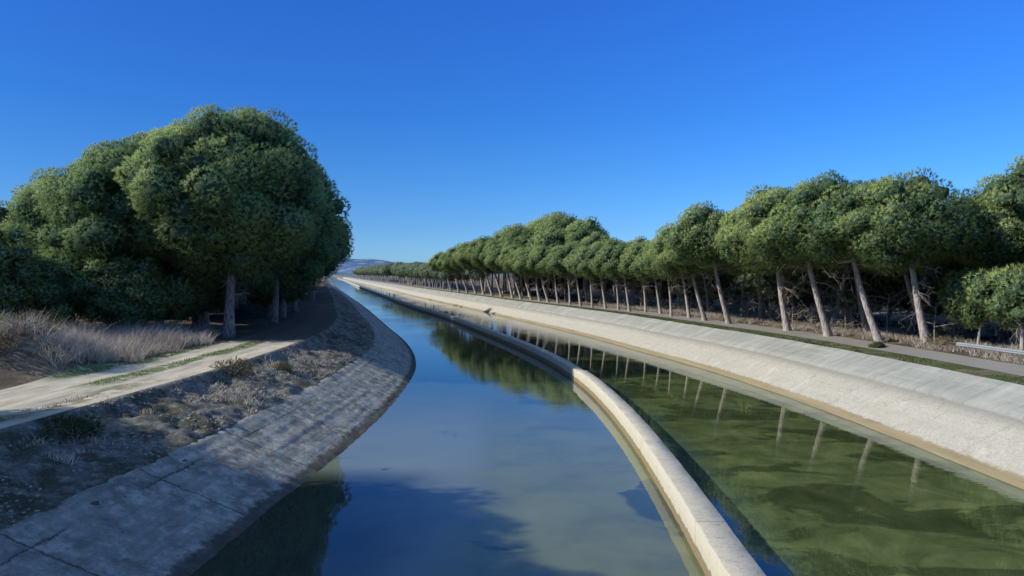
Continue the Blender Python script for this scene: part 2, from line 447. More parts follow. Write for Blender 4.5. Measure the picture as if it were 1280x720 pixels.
du_l = np.concatenate([np.geomspace(9000, 60, 12), np.arange(50, 30, -2.0), np.arange(30, .2, -.4), [0.0]])
emb = np.linspace(0, 4.2, 16)[1:]
du_r = np.concatenate([[0, .25, .5, .8, 1.1, 1.4, 1.8, 2.2, 2.6, 3.0, 3.4, 3.8, 4.2], np.arange(4.6, 30, .6), np.arange(30, 60, 3), np.geomspace(62, 9000, 14)])
Yc = ROWS[:, None]
XG = []; ZG = []; UG = []
xl = lipL(ROWS)[:, None] - du_l[None, :]
XG.append(xl); ZG.append(ground_h_left(xl, Yc)); UG.append(np.broadcast_to(-du_l[None, :], xl.shape))
xt = np.concatenate([XL(ROWS)[:, None] - 3.75 + np.array([[0.0, 3.7, 6.0]]), (XR(ROWS)[:, None] + np.array([[-2.0, .1]])), (topR(ROWS) - .15)[:, None]], 1)
zt = np.broadcast_to(np.array([[1.40, -.35, -1.6, -1.6, -.35, 2.45]]), xt.shape)
# left embankment (rough)
xe = lipL(ROWS)[:, None] + emb[None, :]
t = emb[None, :] / 4.2
nz = fbm(xe * 1.3, Yc * 1.3, 5, 5) * .13 + fbm(xe * .35, Yc * .3, 8, 2) * .10
ze = 2.5 - .98 * t ** .9 + nz * 0
XG += [xe[:, :-1], xt]; ZG += [ze[:, :-1], zt]; UG += [np.full(xe[:, :-1].shape, -.0), np.full(xt.shape, -.0)]
xr = topR(ROWS)[:, None] + du_r[None, :] * np.where(du_r[None, :] < 5, KR(Yc), 1) 
zr = 2.72 + .28 * np.clip(du_r / 4.2, 0, 1)[None, :] + .12 * np.clip((du_r[None, :] - 5) / 4, 0, 1) * fbm(xr * .3, Yc * .3, 14, 4) + np.clip((du_r[None, :] - 10) / 20, 0, 1) * .3
XG.append(xr); ZG.append(zr); UG.append(np.broadcast_to(du_r[None, :], xr.shape))
g = grid('ground', np.concatenate(XG, 1), np.concatenate(ZG, 1), ROWS, M['ground'], np.concatenate(UG, 1))
tag(g, kind='structure')

# embankment sheet over the ground (stones), spilling irregularly over the top of the lining
def emb_z(ue, y):
    x = lipL(y) + ue
    t = np.clip(ue / 4.2, 0, 1)
    k = np.clip(ue / .7, 0, 1); k = k * k * (3 - 2 * k)
    base = 3.03 - .34 * k - 1.0 * t ** 1.05
    rough = .15 * fbm(x * 1.1, y * 1.1, 5, 5) + .06 * fbm(x * 5, y * 5, 6, 3) + .10 * fbm(x * .35, y * .3, 8, 2)
    lin = -(ue - 8) * 1.64 / 3.8
    over = np.minimum(lin, 1.72) + .07 * fbm(x * 1.5, y * 1.1, 15, 4) - .05 - .16 * np.clip(ue - 4.3, 0, 1)
    z = base + rough * np.clip(ue / .6, 0, 1)
    w_ = np.clip((ue - 3.7) / .6, 0, 1)
    return z * (1 - w_) + over * w_
rs = np.concatenate([np.arange(-70, 14, 1.0), np.arange(14, 66, .16), np.arange(66, 110, .5), ROWS[(ROWS > 110) & (ROWS < 900)]])
ue = np.concatenate([[-.12], np.linspace(0, 5.3, 42)])
UE = np.broadcast_to(ue[None, :], (len(rs), len(ue)))
YE = np.broadcast_to(rs[:, None], UE.shape)
ze = emb_z(np.maximum(UE, 0), YE)
e = grid('embankment', lipL(rs)[:, None] + UE, ze, rs, M['embank'], UE, smooth=False); tag(e, kind='structure')

# dirt track
rt = np.arange(4, 110, .5)
dt = np.linspace(6.3, .05, 26)
xt_ = lipL(rt)[:, None] - dt[None, :]
tr = grid('dirt_track', xt_, ground_h_left(xt_, rt[:, None]) + .015, rt, M['track'], np.broadcast_to(dt[None, :], xt_.shape)); tag(tr, kind='structure')

# left concrete lining: z 1.8 -> 0 -> -1
ul = np.concatenate([np.linspace(-4.0, 0, 46), [.1, .3, .6, 1.2, 2.2]])
zl = np.interp(ul, [-4.0, -3.8, 0, 2.2], [1.68, 1.64, 0, -1.0])
rl = ROWS[(ROWS > -75) & (ROWS < 1500)]
rq = np.concatenate([rl[rl < 14], np.arange(14, 75, .2), rl[rl > 75]])
xl = XL(rq)[:, None] + ul[None, :]
yq = rq[:, None] + 0 * xl; uq = ul[None, :] + 0 * xl
rdg = .022 * fbm(uq * 2.6, yq * .12, 41, 3) + .020 * fbm(xl * 2.2, yq * 1.6, 40, 5)
slab = .018 * vnoise(np.floor(yq / 6) * 3.1, np.floor((uq + .3) / 1.9) * 2.3, 44)
zz = zl[None, :] + (rdg + slab) * np.clip((70 - yq) / 20, .25, 1)
o = grid('canal_lining_left', xl, zz, rq, M['cl'], uq, smooth=False); tag(o, kind='structure')
# right concrete lining: steep lower course, upper slab set proud of it
ur = np.array([-2.2, -1, 0, .3, .7, 1.2, 1.7, 2.2, 2.7, 3.12, 3.18, 3.24, 3.7, 4.3, 4.9, 5.3])
zr_ = np.interp(ur, [-2.2, 0, 3.12, 3.18, 3.24, 5.3], [-1.3, 0, 1.70, 1.70, 1.83, 2.76])
xr_ = XR(rl)[:, None] + ur[None, :] * KR(rl)[:, None]
zz = zr_[None, :] + .02 * fbm(xr_ * .8, rl[:, None] * .5, 50, 3)
o = grid('canal_lining_right', xr_, zz, rl, M['cr'], np.broadcast_to(ur[None, :], xr_.shape)); tag(o, kind='structure')

# water: one sheet between the linings
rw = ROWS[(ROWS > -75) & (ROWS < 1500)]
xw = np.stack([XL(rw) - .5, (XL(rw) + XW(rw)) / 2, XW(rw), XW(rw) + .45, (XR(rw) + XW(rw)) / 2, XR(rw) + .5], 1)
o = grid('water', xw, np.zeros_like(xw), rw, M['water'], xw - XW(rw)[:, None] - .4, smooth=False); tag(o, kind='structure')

# road on the right bank
rr = ROWS[(ROWS > -75) & (ROWS < 1500)]
ud = np.array([1.75, 2.4, 3.2, 4.1])
xd = topR(rr)[:, None] + ud[None, :] * KR(rr)[:, None]
xd[:, 0] += .07 * fbm(rr * .7, rr * 0 + 2, 3); xd[:, -1] += .10 * fbm(rr * .5, rr * 0 + 5, 6)
zd = 2.72 + .28 * np.clip(ud / 4.2, 0, 1)[None, :] + .025 + 0 * xd
o = grid('road', xd, zd, rr, M['road'], np.broadcast_to(ud[None, :], xd.shape)); tag(o, kind='structure')

# dividing wall, bevelled section with a ragged edge
rwl = np.concatenate([np.arange(-60, 70, .25), np.arange(70, 420, 2.0), np.arange(420, 1400, 20)])
sec_u = np.array([-.04, -.02, 0, .0, .03, .45, .88, .91, .92, .94])
sec_z = np.array([-1.2, 0, .5, .925, .95, .955, .95, .925, .3, -1.2])
wd = np.interp(rwl, [-60, 17, 30, 55, 600], [1.02, 1.0, .86, .72, .72])[:, None]
xx = XW(rwl)[:, None] + sec_u[None, :] * wd
nf = np.stack([fbm(rwl * 2.3, rwl * 0 + k * 3.7, 60 + k, 3) for k in range(10)], 1)
stp = (np.where(rwl > 54.0, .12, 0.0)[:, None]) * (sec_z > .8)[None, :]
am = np.array([0, .015, .02, .02, .02, .004, .012, .012, .01, 0])[None, :]
o = grid('dividing_wall', xx + am * nf, sec_z[None, :] - stp + .5 * am * nf[:, ::-1], rwl, M['wall'], np.broadcast_to(sec_u[None, :], xx.shape), smooth=False)
tag(o, 'long low curving concrete wall dividing the canal water into two channels', 'wall')

# hills on the horizon
def hills():
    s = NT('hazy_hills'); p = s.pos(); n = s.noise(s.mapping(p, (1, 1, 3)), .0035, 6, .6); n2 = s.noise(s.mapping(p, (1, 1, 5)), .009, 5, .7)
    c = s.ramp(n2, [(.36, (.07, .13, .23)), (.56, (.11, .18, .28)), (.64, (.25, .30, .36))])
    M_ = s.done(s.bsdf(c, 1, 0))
    xs = np.linspace(-7000, 5000, 240); ks = np.linspace(0, 1, 9)
    X = np.repeat(xs[:, None], 9, 1); 
    top = 150 + 22 * fbm(xs / 900, xs * 0, 3, 3) + 10 * fbm(xs / 200, xs * 0 + 2, 7, 3) 
    top = top * np.interp(xs, [-7000, -2300, -1700, -900, 0, 5000], [1.0, 1.12, 1.12, .72, .62, .5])
    Z = top[:, None] * ks[None, :] ** .8 + 9 * fbm(X / 160, ks[None, :] * 6 + 0 * X, 5, 3) * np.sin(np.pi * ks)[None, :]
    Y = 7600 + 900 * ks[None, :] + 120 * fbm(X / 260, ks[None, :] * 3 + 0 * X, 8, 3)
    V = np.stack([X, Y, Z], -1).reshape(-1, 3)
    i = np.arange(239)[:, None] * 9 + np.arange(8)[None, :]
    F = np.stack([i, i + 9, i + 10, i + 1], -1).reshape(-1, 4)
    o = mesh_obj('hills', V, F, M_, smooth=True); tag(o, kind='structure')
hills()

# ------------------------------------------------------------------ tubes
def tube(pts, rad, n=8, rough=0.0, seed=0):
    P = np.array(pts, float); k = len(P)
    rad = np.array(rad, float)
    T = unit(np.gradient(P, axis=0))
    ref = np.array([0, 1, 0.]) if abs(T[0, 1]) < .9 else np.array([1., 0, 0])
    A = unit(np.cross(T, ref)); B = np.cross(T, A)
    ang = np.linspace(0, 2 * np.pi, n, endpoint=False)
    rr_ = rad[:, None] * (1 + rough * np.random.default_rng(seed).uniform(-1, 1, (k, n)))
    V = P[:, None, :] + rr_[..., None] * (np.cos(ang)[None, :, None] * A[:, None, :] + np.sin(ang)[None, :, None] * B[:, None, :])
    i = np.arange(k - 1)[:, None] * n; j = np.arange(n)[None, :]; j2 = (j + 1) % n
    F = np.stack([i + j, i + j2, i + n + j2, i + n + j], -1).reshape(-1, 4)
    return V.reshape(-1, 3), F

def merge(parts):
    Vs = []; Fs = []; off = 0
    for V, F in parts:
        Vs.append(V); Fs.append(F + off); off += len(V)
    return np.concatenate(Vs), np.concatenate(Fs)

# ------------------------------------------------------------------ pine crowns
def ico_dirs(n, r):
    i = np.arange(n) + .5
    ph = np.arccos(1 - 2 * i / n); th = np.pi * (1 + 5 ** .5) * i + r.uniform(0, 6)
    return np.stack([np.cos(th) * np.sin(ph), np.sin(th) * np.sin(ph), np.cos(ph)], -1)

_ico = None
NRM = {}
def ico():
    global _ico
    if _ico is None:
        import bmesh
        bm = bmesh.new(); bmesh.ops.create_icosphere(bm, subdivisions=2, radius=1)
        V = np.array([v.co[:] for v in bm.verts]); F = np.array([[v.index for v in f.verts] for f in bm.faces]); bm.free()
        _ico = (V, F)
    return _ico

def crown(seed, c, rad, up, down, ncl, cr, ntuft, nblade, bl, bw, spread=.75, base_flat=.35, lobes=.15, zmin=.6):
    """needle-tuft crown: clumps over an uneven dome; each clump is covered in tufts of needle blades"""
    r = np.random.default_rng(seed)
    d = unit(ico_dirs(ncl, r) + r.normal(0, .10, (ncl, 3)))
    lob = 1 + lobes * np.sin(d[:, 0] * 3.1 + seed) * np.cos(d[:, 1] * 3.7 + seed * 2) + r.uniform(-.10, .05, ncl)
    ext = np.where(d[:, 2:3] > 0, up, down)
    # flatten the underside, keep a broad dome
    C = np.array(c) + np.concatenate([d[:, :2] * np.array([rad[0], rad[1]]), d[:, 2:3] * ext], 1) * lob[:, None] * .86
    ncin = ncl // 5
    di = unit(r.normal(0, 1, (ncin, 3))); Ci = np.array(c) + di * np.array([rad[0], rad[1], min(up, down)]) * r.uniform(.3, .6, (ncin, 1))
    outw = unit((C - np.array(c)) / np.array([rad[0], rad[1], (up + down) / 2]))
    C = C + outw * r.uniform(-.35, .35, (ncl, 1)) * cr
    R_ = cr * r.uniform(.7, 1.3, ncl)
    if zmin is not None: C[:, 2] = np.maximum(C[:, 2], zmin + R_ * .5)
    tint_c = r.uniform(0, 1, ncl)
    iv, iF = ico()
    parts = []; tints = []
    core = np.array(c) + iv * np.array([rad[0], rad[1], 1]) * .70 * np.array([1, 1, 1])
    core[:, 2] = c[2] + iv[:, 2] * np.where(iv[:, 2] > 0, up, down * .8) * .70
    core += r.normal(0, .12, core.shape) * cr
    if zmin is not None: core[:, 2] = np.maximum(core[:, 2], zmin)
    CV = [core]; CF = [iF]; off = len(core)
    for k in range(ncl):
        v = C[k] + iv * R_[k] * .60 * np.array([1, 1, .82]) + r.normal(0, .05 * R_[k], iv.shape)
        CV.append(v); CF.append(iF + off); off += len(v)
    coreV = np.concatenate(CV); coreF = np.concatenate(CF)
    # tufts
    TP = []; TA = []; TO = []; TT = []
    for k in range(ncl):
        n = int(ntuft * (R_[k] / cr) ** 2)
        dd = unit(ico_dirs(n, r) + r.normal(0, .12, (n, 3)))
        keep = (dd @ outw[k]) > -.65
        dd = dd[keep]
        rr2 = R_[k] * (.84 + .20 * r.uniform(0, 1, len(dd)) + .10 * np.sin(dd[:, 0] * 5 + k) * np.cos(dd[:, 2] * 6 + k))
        TP.append(C[k] + dd * rr2[:, None] * np.array([1, 1, .85]))
        TO.append(unit(dd * .8 + outw[k] * .35))
        TA.append(unit(dd * .75 + outw[k] * .3 + np.array([0, 0, .35])))
        TT.append(np.clip(.22 * tint_c[k] + .16 * dd[:, 2] + .52 * (.5 + .5 * (dd @ outw[k])) + .16 * r.uniform(0, 1, len(dd)) + .0, 0, 1))  # outer tips paler like young needles; gaps between clumps darkened as painted occlusion
    TP = np.concatenate(TP); TA = np.concatenate(TA); TO = np.concatenate(TO); TT = np.concatenate(TT)
    m = len(TP)
    P = np.repeat(TP, nblade, 0); A = np.repeat(TA, nblade, 0); O = np.repeat(TO, nblade, 0); T = np.repeat(TT, nblade, 0)
    q = len(P)
    bd = unit(A + r.normal(0, spread, (q, 3)))
    nn = O + r.normal(0, .35, (q, 3)); nn = unit(nn - bd * np.sum(nn * bd, 1, keepdims=True))
    sd = np.cross(bd, nn)
    L = bl * r.uniform(.6, 1.25, (q, 1)); W = bw * r.uniform(.7, 1.3, (q, 1))
    b0 = P - bd * L * .15
    v0 = b0 - sd * W * .5; v1 = b0 + sd * W * .5; v2 = P + bd * L * .95 + sd * W * r.uniform(-.3, .3, (q, 1))
    V = np.stack([v0, v1, v2], 1).reshape(-1, 3)
    F = np.arange(3 * q).reshape(-1, 3)
    T = np.clip(T + r.uniform(-.06, .06, q), 0, 1)
    flip = np.sum(np.cross(v1 - v0, v2 - v0) * O, 1) < 0
    F[flip] = F[flip][:, ::-1]
    NRM[id(V)] = np.repeat(unit(O + r.normal(0, .18, (q, 3)) + .15 * nn), 3, 0)
    return V, F, np.repeat(T, 3), coreV, coreF

def dead_branch(seed, base, az, length, droop):
    r = np.random.default_rng(seed)
    parts = []
    def path(b, d, L, dr, k=7):
        pts = [np.array(b, float)]; d = np.array(d, float)
        for i in range(k - 1):
            d = unit(d + r.normal(0, .13, 3) + np.array([0, 0, dr / k]))
            pts.append(pts[-1] + d * L / (k - 1))
        return np.array(pts)
    d0 = np.array([math.cos(az), math.sin(az), .25])
    p = path(base, d0, length, droop)
    parts.append(tube(p, np.linspace(.04, .01, 7), 5))
    for j in range(9):
        i = r.integers(1, 6); f = r.uniform(0, 1); b = p[i] * (1 - f) + p[i + 1] * f
        dd = unit(p[i + 1] - p[i] + r.normal(0, .6, 3))
        q = path(b, dd, length * r.uniform(.25, .5), droop * .8, 5)
        parts.append(tube(q, np.linspace(.015, .006, 5), 3))
        for w in range(3):
            ii = r.integers(1, 4)
            q2 = path(q[ii], unit(q[ii + 1] - q[ii] + r.normal(0, .7, 3)), length * r.uniform(.1, .22), droop, 4)
            parts.append(tube(q2, np.linspace(.008, .004, 4), 3))
    return merge(parts)

def pine(name, seed, H, rad, ch, lean=(0, 0), tr=.22, ncl=50, cr=1.0, ntuft=70, nblade=8, bl=.34, bw=.05, mat='needles_r', bark='bark_r',
         ndead=4, dead_z=(.25, .62), deadlen=2.4, nlimb=5, low=False, crown_up=.6):
    """H height, rad crown radius, ch crown height, lean = xy offset of the crown from the foot"""
    r = np.random.default_rng(seed + 500)
    root = empty(name)
    cz = H - ch * crown_up; lx, ly = lean
    c = (lx, ly, cz)
    # trunk: leaning then straightening
    tz = H - ch * .45
    n = 12; tt = np.linspace(0, 1, n)
    px = lx * (tt ** .9) + .10 * np.sin(tt * 5 + seed); py = ly * tt ** .9 + .08 * np.cos(tt * 4 + seed)
    px -= px[0]; py -= py[0]
    P = np.stack([px, py, tt * tz - .25 * (tt == 0)], 1)
    rad_t = tr * (1 - .55 * tt) * (1 + .45 * np.exp(-tt * 14))
    V, F = tube(P, rad_t, 12, .05, seed)
    mesh_obj('trunk', V, F, M[bark], root, smooth=True)
    for k in range(nlimb):
        i = int(n * r.uniform(.62, .92)); b = P[i]
        az = 2 * np.pi * k / max(nlimb, 1) + r.uniform(-.4, .4)
        L = rad * r.uniform(.55, .8)
        e = b + np.array([math.cos(az) * L, math.sin(az) * L, ch * r.uniform(.18, .4)])
        mpt = (b + e) / 2 + np.array([0, 0, -.12 * L]) + r.normal(0, .12, 3)
        q = np.array([b, b * .6 + mpt * .4, mpt, mpt * .4 + e * .6, e])
        V, F = tube(q, np.array([.34, .27, .22, .17, .08]) * tr * 1.5, 6)
        mesh_obj('limb', V, F, M[bark], root, smooth=True)
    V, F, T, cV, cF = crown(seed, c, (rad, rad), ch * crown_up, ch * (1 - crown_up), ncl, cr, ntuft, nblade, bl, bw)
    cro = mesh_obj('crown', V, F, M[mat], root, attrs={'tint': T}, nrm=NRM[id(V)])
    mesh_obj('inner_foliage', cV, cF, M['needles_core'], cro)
    for k in range(ndead):
        hz = r.uniform(*dead_z) * H; f = min(hz / tz, .98); i = min(int(f * (n - 1)), n - 2); g_ = f * (n - 1) - i
        b = P[i] * (1 - g_) + P[i + 1] * g_
        V, F = dead_branch(seed * 31 + k, b, r.uniform(0, 6.28), deadlen * r.uniform(.6, 1.2), -r.uniform(.2, 1.3))
        mesh_obj('dead_branch', V, F, M['dead'], root)
    return root

_used = set()
def place(proto, x, y, z=3.0, s=1.0, rz=0.0, sz=None, label=None, group=None, cat='tree', skip=()):
    if proto.name not in _used:
        _used.add(proto.name); o = proto
    else:
        o = copy_tree(proto, skip)
    o.location = (x, y, z); o.rotation_euler = (0, 0, rz); o.scale = (s, s, sz if sz else s)
    tag(o, label, cat, group)
    if group is None and 'group' in o: del o['group']
    return o

ORD = ['first', 'second', 'third', 'fourth', 'fifth', 'sixth', 'seventh', 'eighth', 'ninth', 'tenth', 'eleventh', 'twelfth', 'thirteenth', 'fourteenth', 'fifteenth',
       'sixteenth', 'seventeenth', 'eighteenth', 'nineteenth', 'twentieth', 'twenty-first', 'twenty-second', 'twenty-third', 'twenty-fourth', 'twenty-fifth',
       'twenty-sixth', 'twenty-seventh', 'twenty-eighth', 'twenty-ninth', 'thirtieth', 'thirty-first', 'thirty-second', 'thirty-third', 'thirty-fourth', 'thirty-fifth']

# ---- left stand: big, round-headed pines
LA = pine('stone_pine', 11, 18.6, 7.6, 13.2, (.2, 0), .42, 150, 1.55, 240, 13, .28, .048, 'needles', 'bark', 5, (.15, .30), 3.4, 6, crown_up=.52)
LB = pine('stone_pine', 12, 17.8, 7.2, 16.6, (-.3, 0), .36, 160, 1.55, 240, 13, .28, .048, 'needles', 'bark', 6, (.08, .3), 4.0, 3, crown_up=.46)
LC = pine('stone_pine', 13, 17.4, 6.2, 12.5, (.8, -.4), .34, 100, 1.5, 140, 12, .34, .065, 'needles', 'bark', 2, (.15, .4), 2.6, 3, crown_up=.5)
LD = pine('stone_pine', 14, 10.5, 4.6, 9.4, (.2, 0), .22, 70, 1.15, 90, 9, .38, .06, 'needles', 'bark', 3, (.1, .3), 2.2, 2, crown_up=.5)

GL = 'pines of the dense stand on the left bank'
place(LA, -22.4, 58.4, 3.0, .96, .3, label='tallest round-headed pine at the track end with a thick bare trunk')
place(LB, -30.2, 60.5, 3.1, .90, 1.6, label='broad pine with sunlit foliage drooping down to the tall dry grass')
place(LB, -37.8, 63.5, 3.1, .76, 2.3, label='leftmost large pine of the left stand, beside the brown earth bank')
place(LD, -29.6, 56.2, 3.0, .62, 1.0, label='small low pine over the dry grass, left of the thick bare trunk')
place(LD, -34.2, 55.0, 3.0, .66, 4.0, label='low bright green pine between the dry grass and the broad drooping pine')
place(LD, -37.0, 50.0, 3.5, .80, 2.0, label='small pine cut by the left photo edge above the brown earth bank')
place(LC, -24.0, 74.5, 3.0, .98, 0, label='shaded pine on the right flank of the left stand, edge against sky')
place(LC, -29.0, 68.0, 3.0, 1.06, 2.0, label='pine showing between and behind the two largest crowns of the left stand')
# shade casters standing left of the view, beside the near canal
place(LB, -28.6, 19.8, 3.0, .74, 1.2, sz=.78, label='dense pine left of the near track, throwing its shadow across the water', group='pines beside the near track')
place(LB, -38.0, 16.4, 3.0, .84, 3.2, sz=.88, label='dense pine left of the near track, throwing its shadow across the water', group='pines beside the near track')
place(LB, -27.6, 14.2, 3.0, .80, 2.2, sz=.80, label='dense pine left of the near track, throwing its shadow across the water', group='pines beside the near track')
place(LB, -26.5, 5.5, 3.0, .84, 5.2, sz=.78, label='dense pine left of the near track, throwing its shadow across the water', group='pines beside the near track')
r_ = np.random.default_rng(5)
lab = 'shaded pine inside the dark left stand along the canal'
for x_, y_, s__ in ((-27.5, 84, .86), (-34, 78, .98), (-41, 78, .9), (-33, 96, .86), (-41, 93, .9), (-38, 110, .82)):
    place(LB, x_, y_, 3.0, s__, x_ * 1.7, label=lab, group=GL)
place(LB, -27.6, 66.5, 3.0, .93, 4.4, label='broad pine filling the gap behind the two front crowns of the left stand')
y = 68.0; k = 0
while y < 430:
    off = 14.2 + r_.uniform(-1, 1.2)
    if y > 76:
        place([LC, LA, LC][k % 3] if y > 140 else LC, float(XL(y)) - off + (1.5 if 140 < y < 200 else 0), y, 3.0, r_.uniform(.92, 1.0) * (.88 if y < 130 else 1), r_.uniform(0, 6.28), label=lab, group=GL)
    if y < 300: place(LC, float(XL(y)) - off - r_.uniform(7.5, 9), y + r_.uniform(-2, 2), 3.0, r_.uniform(.9, 1.04), r_.uniform(0, 6.28), label=lab, group=GL)
    if 76 < y < 170: place(LC, float(XL(y)) - off - r_.uniform(16, 18), y + r_.uniform(-2, 2), 3.0, r_.uniform(.85, 1.0), r_.uniform(0, 6.28), label=lab, group=GL)
    if 88 < y < 110: place(LC, float(XL(y)) - off - 24, y, 3.0, r_.uniform(.75, .9), r_.uniform(0, 6.28), label=lab, group=GL)
    y += r_.uniform(7.3, 9.0); k += 1

# ---- right row: leaning umbrella pines. unit prototypes lean towards -x (the canal)
RA = pine('umbrella_pine', 21, 11.8, 4.6, 5.6, (-2.5, 0), .27, 74, 1.05, 150, 13, .23, .036, ndead=5, dead_z=(.28, .55), deadlen=2.6)
RB = pine('umbrella_pine', 22, 11.8, 4.5, 5.3, (-2.8, -.3), .25, 74, 1.05, 150, 13, .23, .036, ndead=5, dead_z=(.25, .58), deadlen=2.6)
RC = pine('umbrella_pine', 23, 11.8, 4.7, 6.0, (-1.9, .2), .28, 76, 1.05, 150, 13, .23, .036, ndead=7, dead_z=(.3, .62), deadlen=3.2)
RD = pine('umbrella_pine', 24, 9.0, 3.4, 3.9, (-1.5, 0), .19, 40, .9, 80, 10, .25, .05, ndead=3, dead_z=(.3, .6), deadlen=1.8, nlimb=3)
RE = pine('umbrella_pine', 25, 9.0, 3.5, 3.7, (-.7, .2), .17, 40, .9, 80, 10, .25, .05, ndead=3, dead_z=(.3, .6), deadlen=1.8, nlimb=3)
RL = pine('bushy_pine', 26, 13.5, 4.6, 9.5, (-.4, 0), .26, 85, 1.1, 110, 13, .23, .036, ndead=5, dead_z=(.1, .35), deadlen=3.0, crown_up=.5)
RS = pine('bushy_pine', 27, 5.4, 2.5, 3.5, (0, 0), .13, 34, .75, 80, 9, .26, .04, ndead=5, dead_z=(.3, .5), deadlen=1.6, nlimb=4, crown_up=.5)
RF = pine('bushy_pine', 29, 10.6, 4.2, 9.4, (0, 0), .2, 70, 1.1, 60, 8, .34, .075, ndead=3, dead_z=(.05, .3), deadlen=2.6, nlimb=0, crown_up=.5)
RT = pine('tall_pine', 28, 15.5, 4.8, 9.0, (-1.0, 0), .30, 70, 1.35, 70, 9, .42, .08, ndead=2, deadlen=2.4, nlimb=3, crown_up=.5)

place(RL, 37.0, 52.0, 3.0, .98, 1.0, label='big bushy pine cut by the right photo edge, high crown above the guardrail')
place(RS, 31.6, 45.8, 3.0, 1.0, .6, label='small bushy pine with olive crown right behind the guardrail')
place(RS, 31.4, 49.8, 3.0, .72, 2.6, sz=.95, label='thin dark-stemmed pine just behind the left end of the guardrail')
front = [(29.1, 51.7, 11.7), (27.2, 54.6, 11.9), (25.6, 59.7, 12.1), (24.5, 65.6, 11.7), (22.1, 75.2, 11.5), (21.0, 80.4, 10.0), (20.4, 84.9, 8.8), (19.2, 89.1, 8.6), (18.8, 93.4, 8.5), (17.6, 97.4, 8.4), (16.0, 100.5, 8.5), (15.1, 104.9, 8.4), (13.8, 108.8, 8.6), (12.2, 112.4, 8.7), (10.9, 117.1, 9.1), (9.6, 122.3, 9.6), (8.0, 127.7, 9.7), (6.6, 133.1, 10.0), (5.2, 138.1, 10.2), (3.8, 143.3, 10.6), (1.9, 148.8, 11.7), (0.2, 155.2, 12.4), (-2.2, 163.2, 13.2), (-4.5, 172.5, 13.4), (-6.9, 181.4, 13.2), (-9.2, 189.8, 12.7), (-11.9, 198.8, 12.0), (-15.0, 209.1, 11.7), (-18.0, 220.6, 11.4)]
extra = ['leaning pine with pale limb stubs', 'slim leaning pine', 'thick leaning pine', 'strongly leaning pine']
for i, (x, y, h) in enumerate(front):
    if h > 9.9: p = [RA, RB, RC][[2, 1, 0][i % 3]]; s = h / 11.8
    else: p = [RD, RE][i % 2]; s = h / 9.0
    d = extra[i] if i < 4 else 'umbrella pine'
    place(p, x, y, 3.0, s * (1.0 if y < 120 else .97), r_.uniform(-.45, .45), label='%s, %s in the roadside front row from the guardrail' % (d, ORD[i]))
# the row continues towards and behind the camera (seen only as reflections)
for x, y in ((34.5, 41.0), (37.5, 33.0)):
    place(RL, x + 2, y, 3.0, .9, r_.uniform(0, 6), label='pine standing right of the view beside the guardrail', group='pines right of the view')
# second and third rows behind
for row, (dx, step, lo, hi) in enumerate(((6.0, 6.2, 50, 212), (12.5, 6.2, 46, 215), (20, 7, 46, 215))):
    y = lo + row * 2.3
    while y < hi:
        x = float(np.interp(y, [f[1] for f in front], [f[0] for f in front])) + dx + r_.uniform(-1, 1)
        if y < 84: p = [RC, RA, RB][r_.integers(0, 3)]; s = r_.uniform(.85, 1.0); 
        elif y < 122: p = [RD, RE][r_.integers(0, 2)]; s = r_.uniform(.9, 1.02)
        else:
            p = RT if (row == 1 or (row == 0 and y > 150)) else (RF if row == 2 else RB)
            hh = float(np.interp(y, [122, 140, 152, 172, 190, 206, 225], [10, 12, 16.5, 18.0, 16, 14.5, 12.5])) * r_.uniform(.93, 1.05) * (1 if row == 1 else .85)
            s = hh / 15.5 if p is RT else (hh / 10.6 * .7 if p is RF else .85)
        if row >= 1 and y < 122: p = RF; s = r_.uniform(.88, 1.04) if y < 80 else r_.uniform(.72, .82)
        place(p, x, y + r_.uniform(-1, 1), 3.1, s, r_.uniform(0, 6.28), label='pine in the shade behind the front row on the right bank', group='pines behind the front row')
        y += step * r_.uniform(.85, 1.15)

# ---- distant rows
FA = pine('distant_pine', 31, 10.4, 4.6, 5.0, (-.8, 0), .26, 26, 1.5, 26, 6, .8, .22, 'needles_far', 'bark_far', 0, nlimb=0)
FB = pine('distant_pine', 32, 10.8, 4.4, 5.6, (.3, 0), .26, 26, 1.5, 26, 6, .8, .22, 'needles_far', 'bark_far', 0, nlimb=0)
y = 229.0; k = 0
while y < 900:
    s_ = float(np.interp(y, [229, 300, 400, 600, 900], [.68, .80, .95, .98, 1.05]))
    if not (395 < y < 440):
        for row in range(2 if y < 500 else 1):
            place([FA, FB][(k + row) % 2], float(XR(y)) + 7.5 + row * 7 + r_.uniform(-1, 1), y + r_.uniform(-1.5, 1.5), 3.0, s_ * r_.uniform(.88, 1.08), r_.uniform(0, 6.28),
                  label='small distant pine in the far row along the right bank', group='distant pines along the right bank')
    y += (5.2 if y < 400 else 9.5) * r_.uniform(.85, 1.15); k += 1

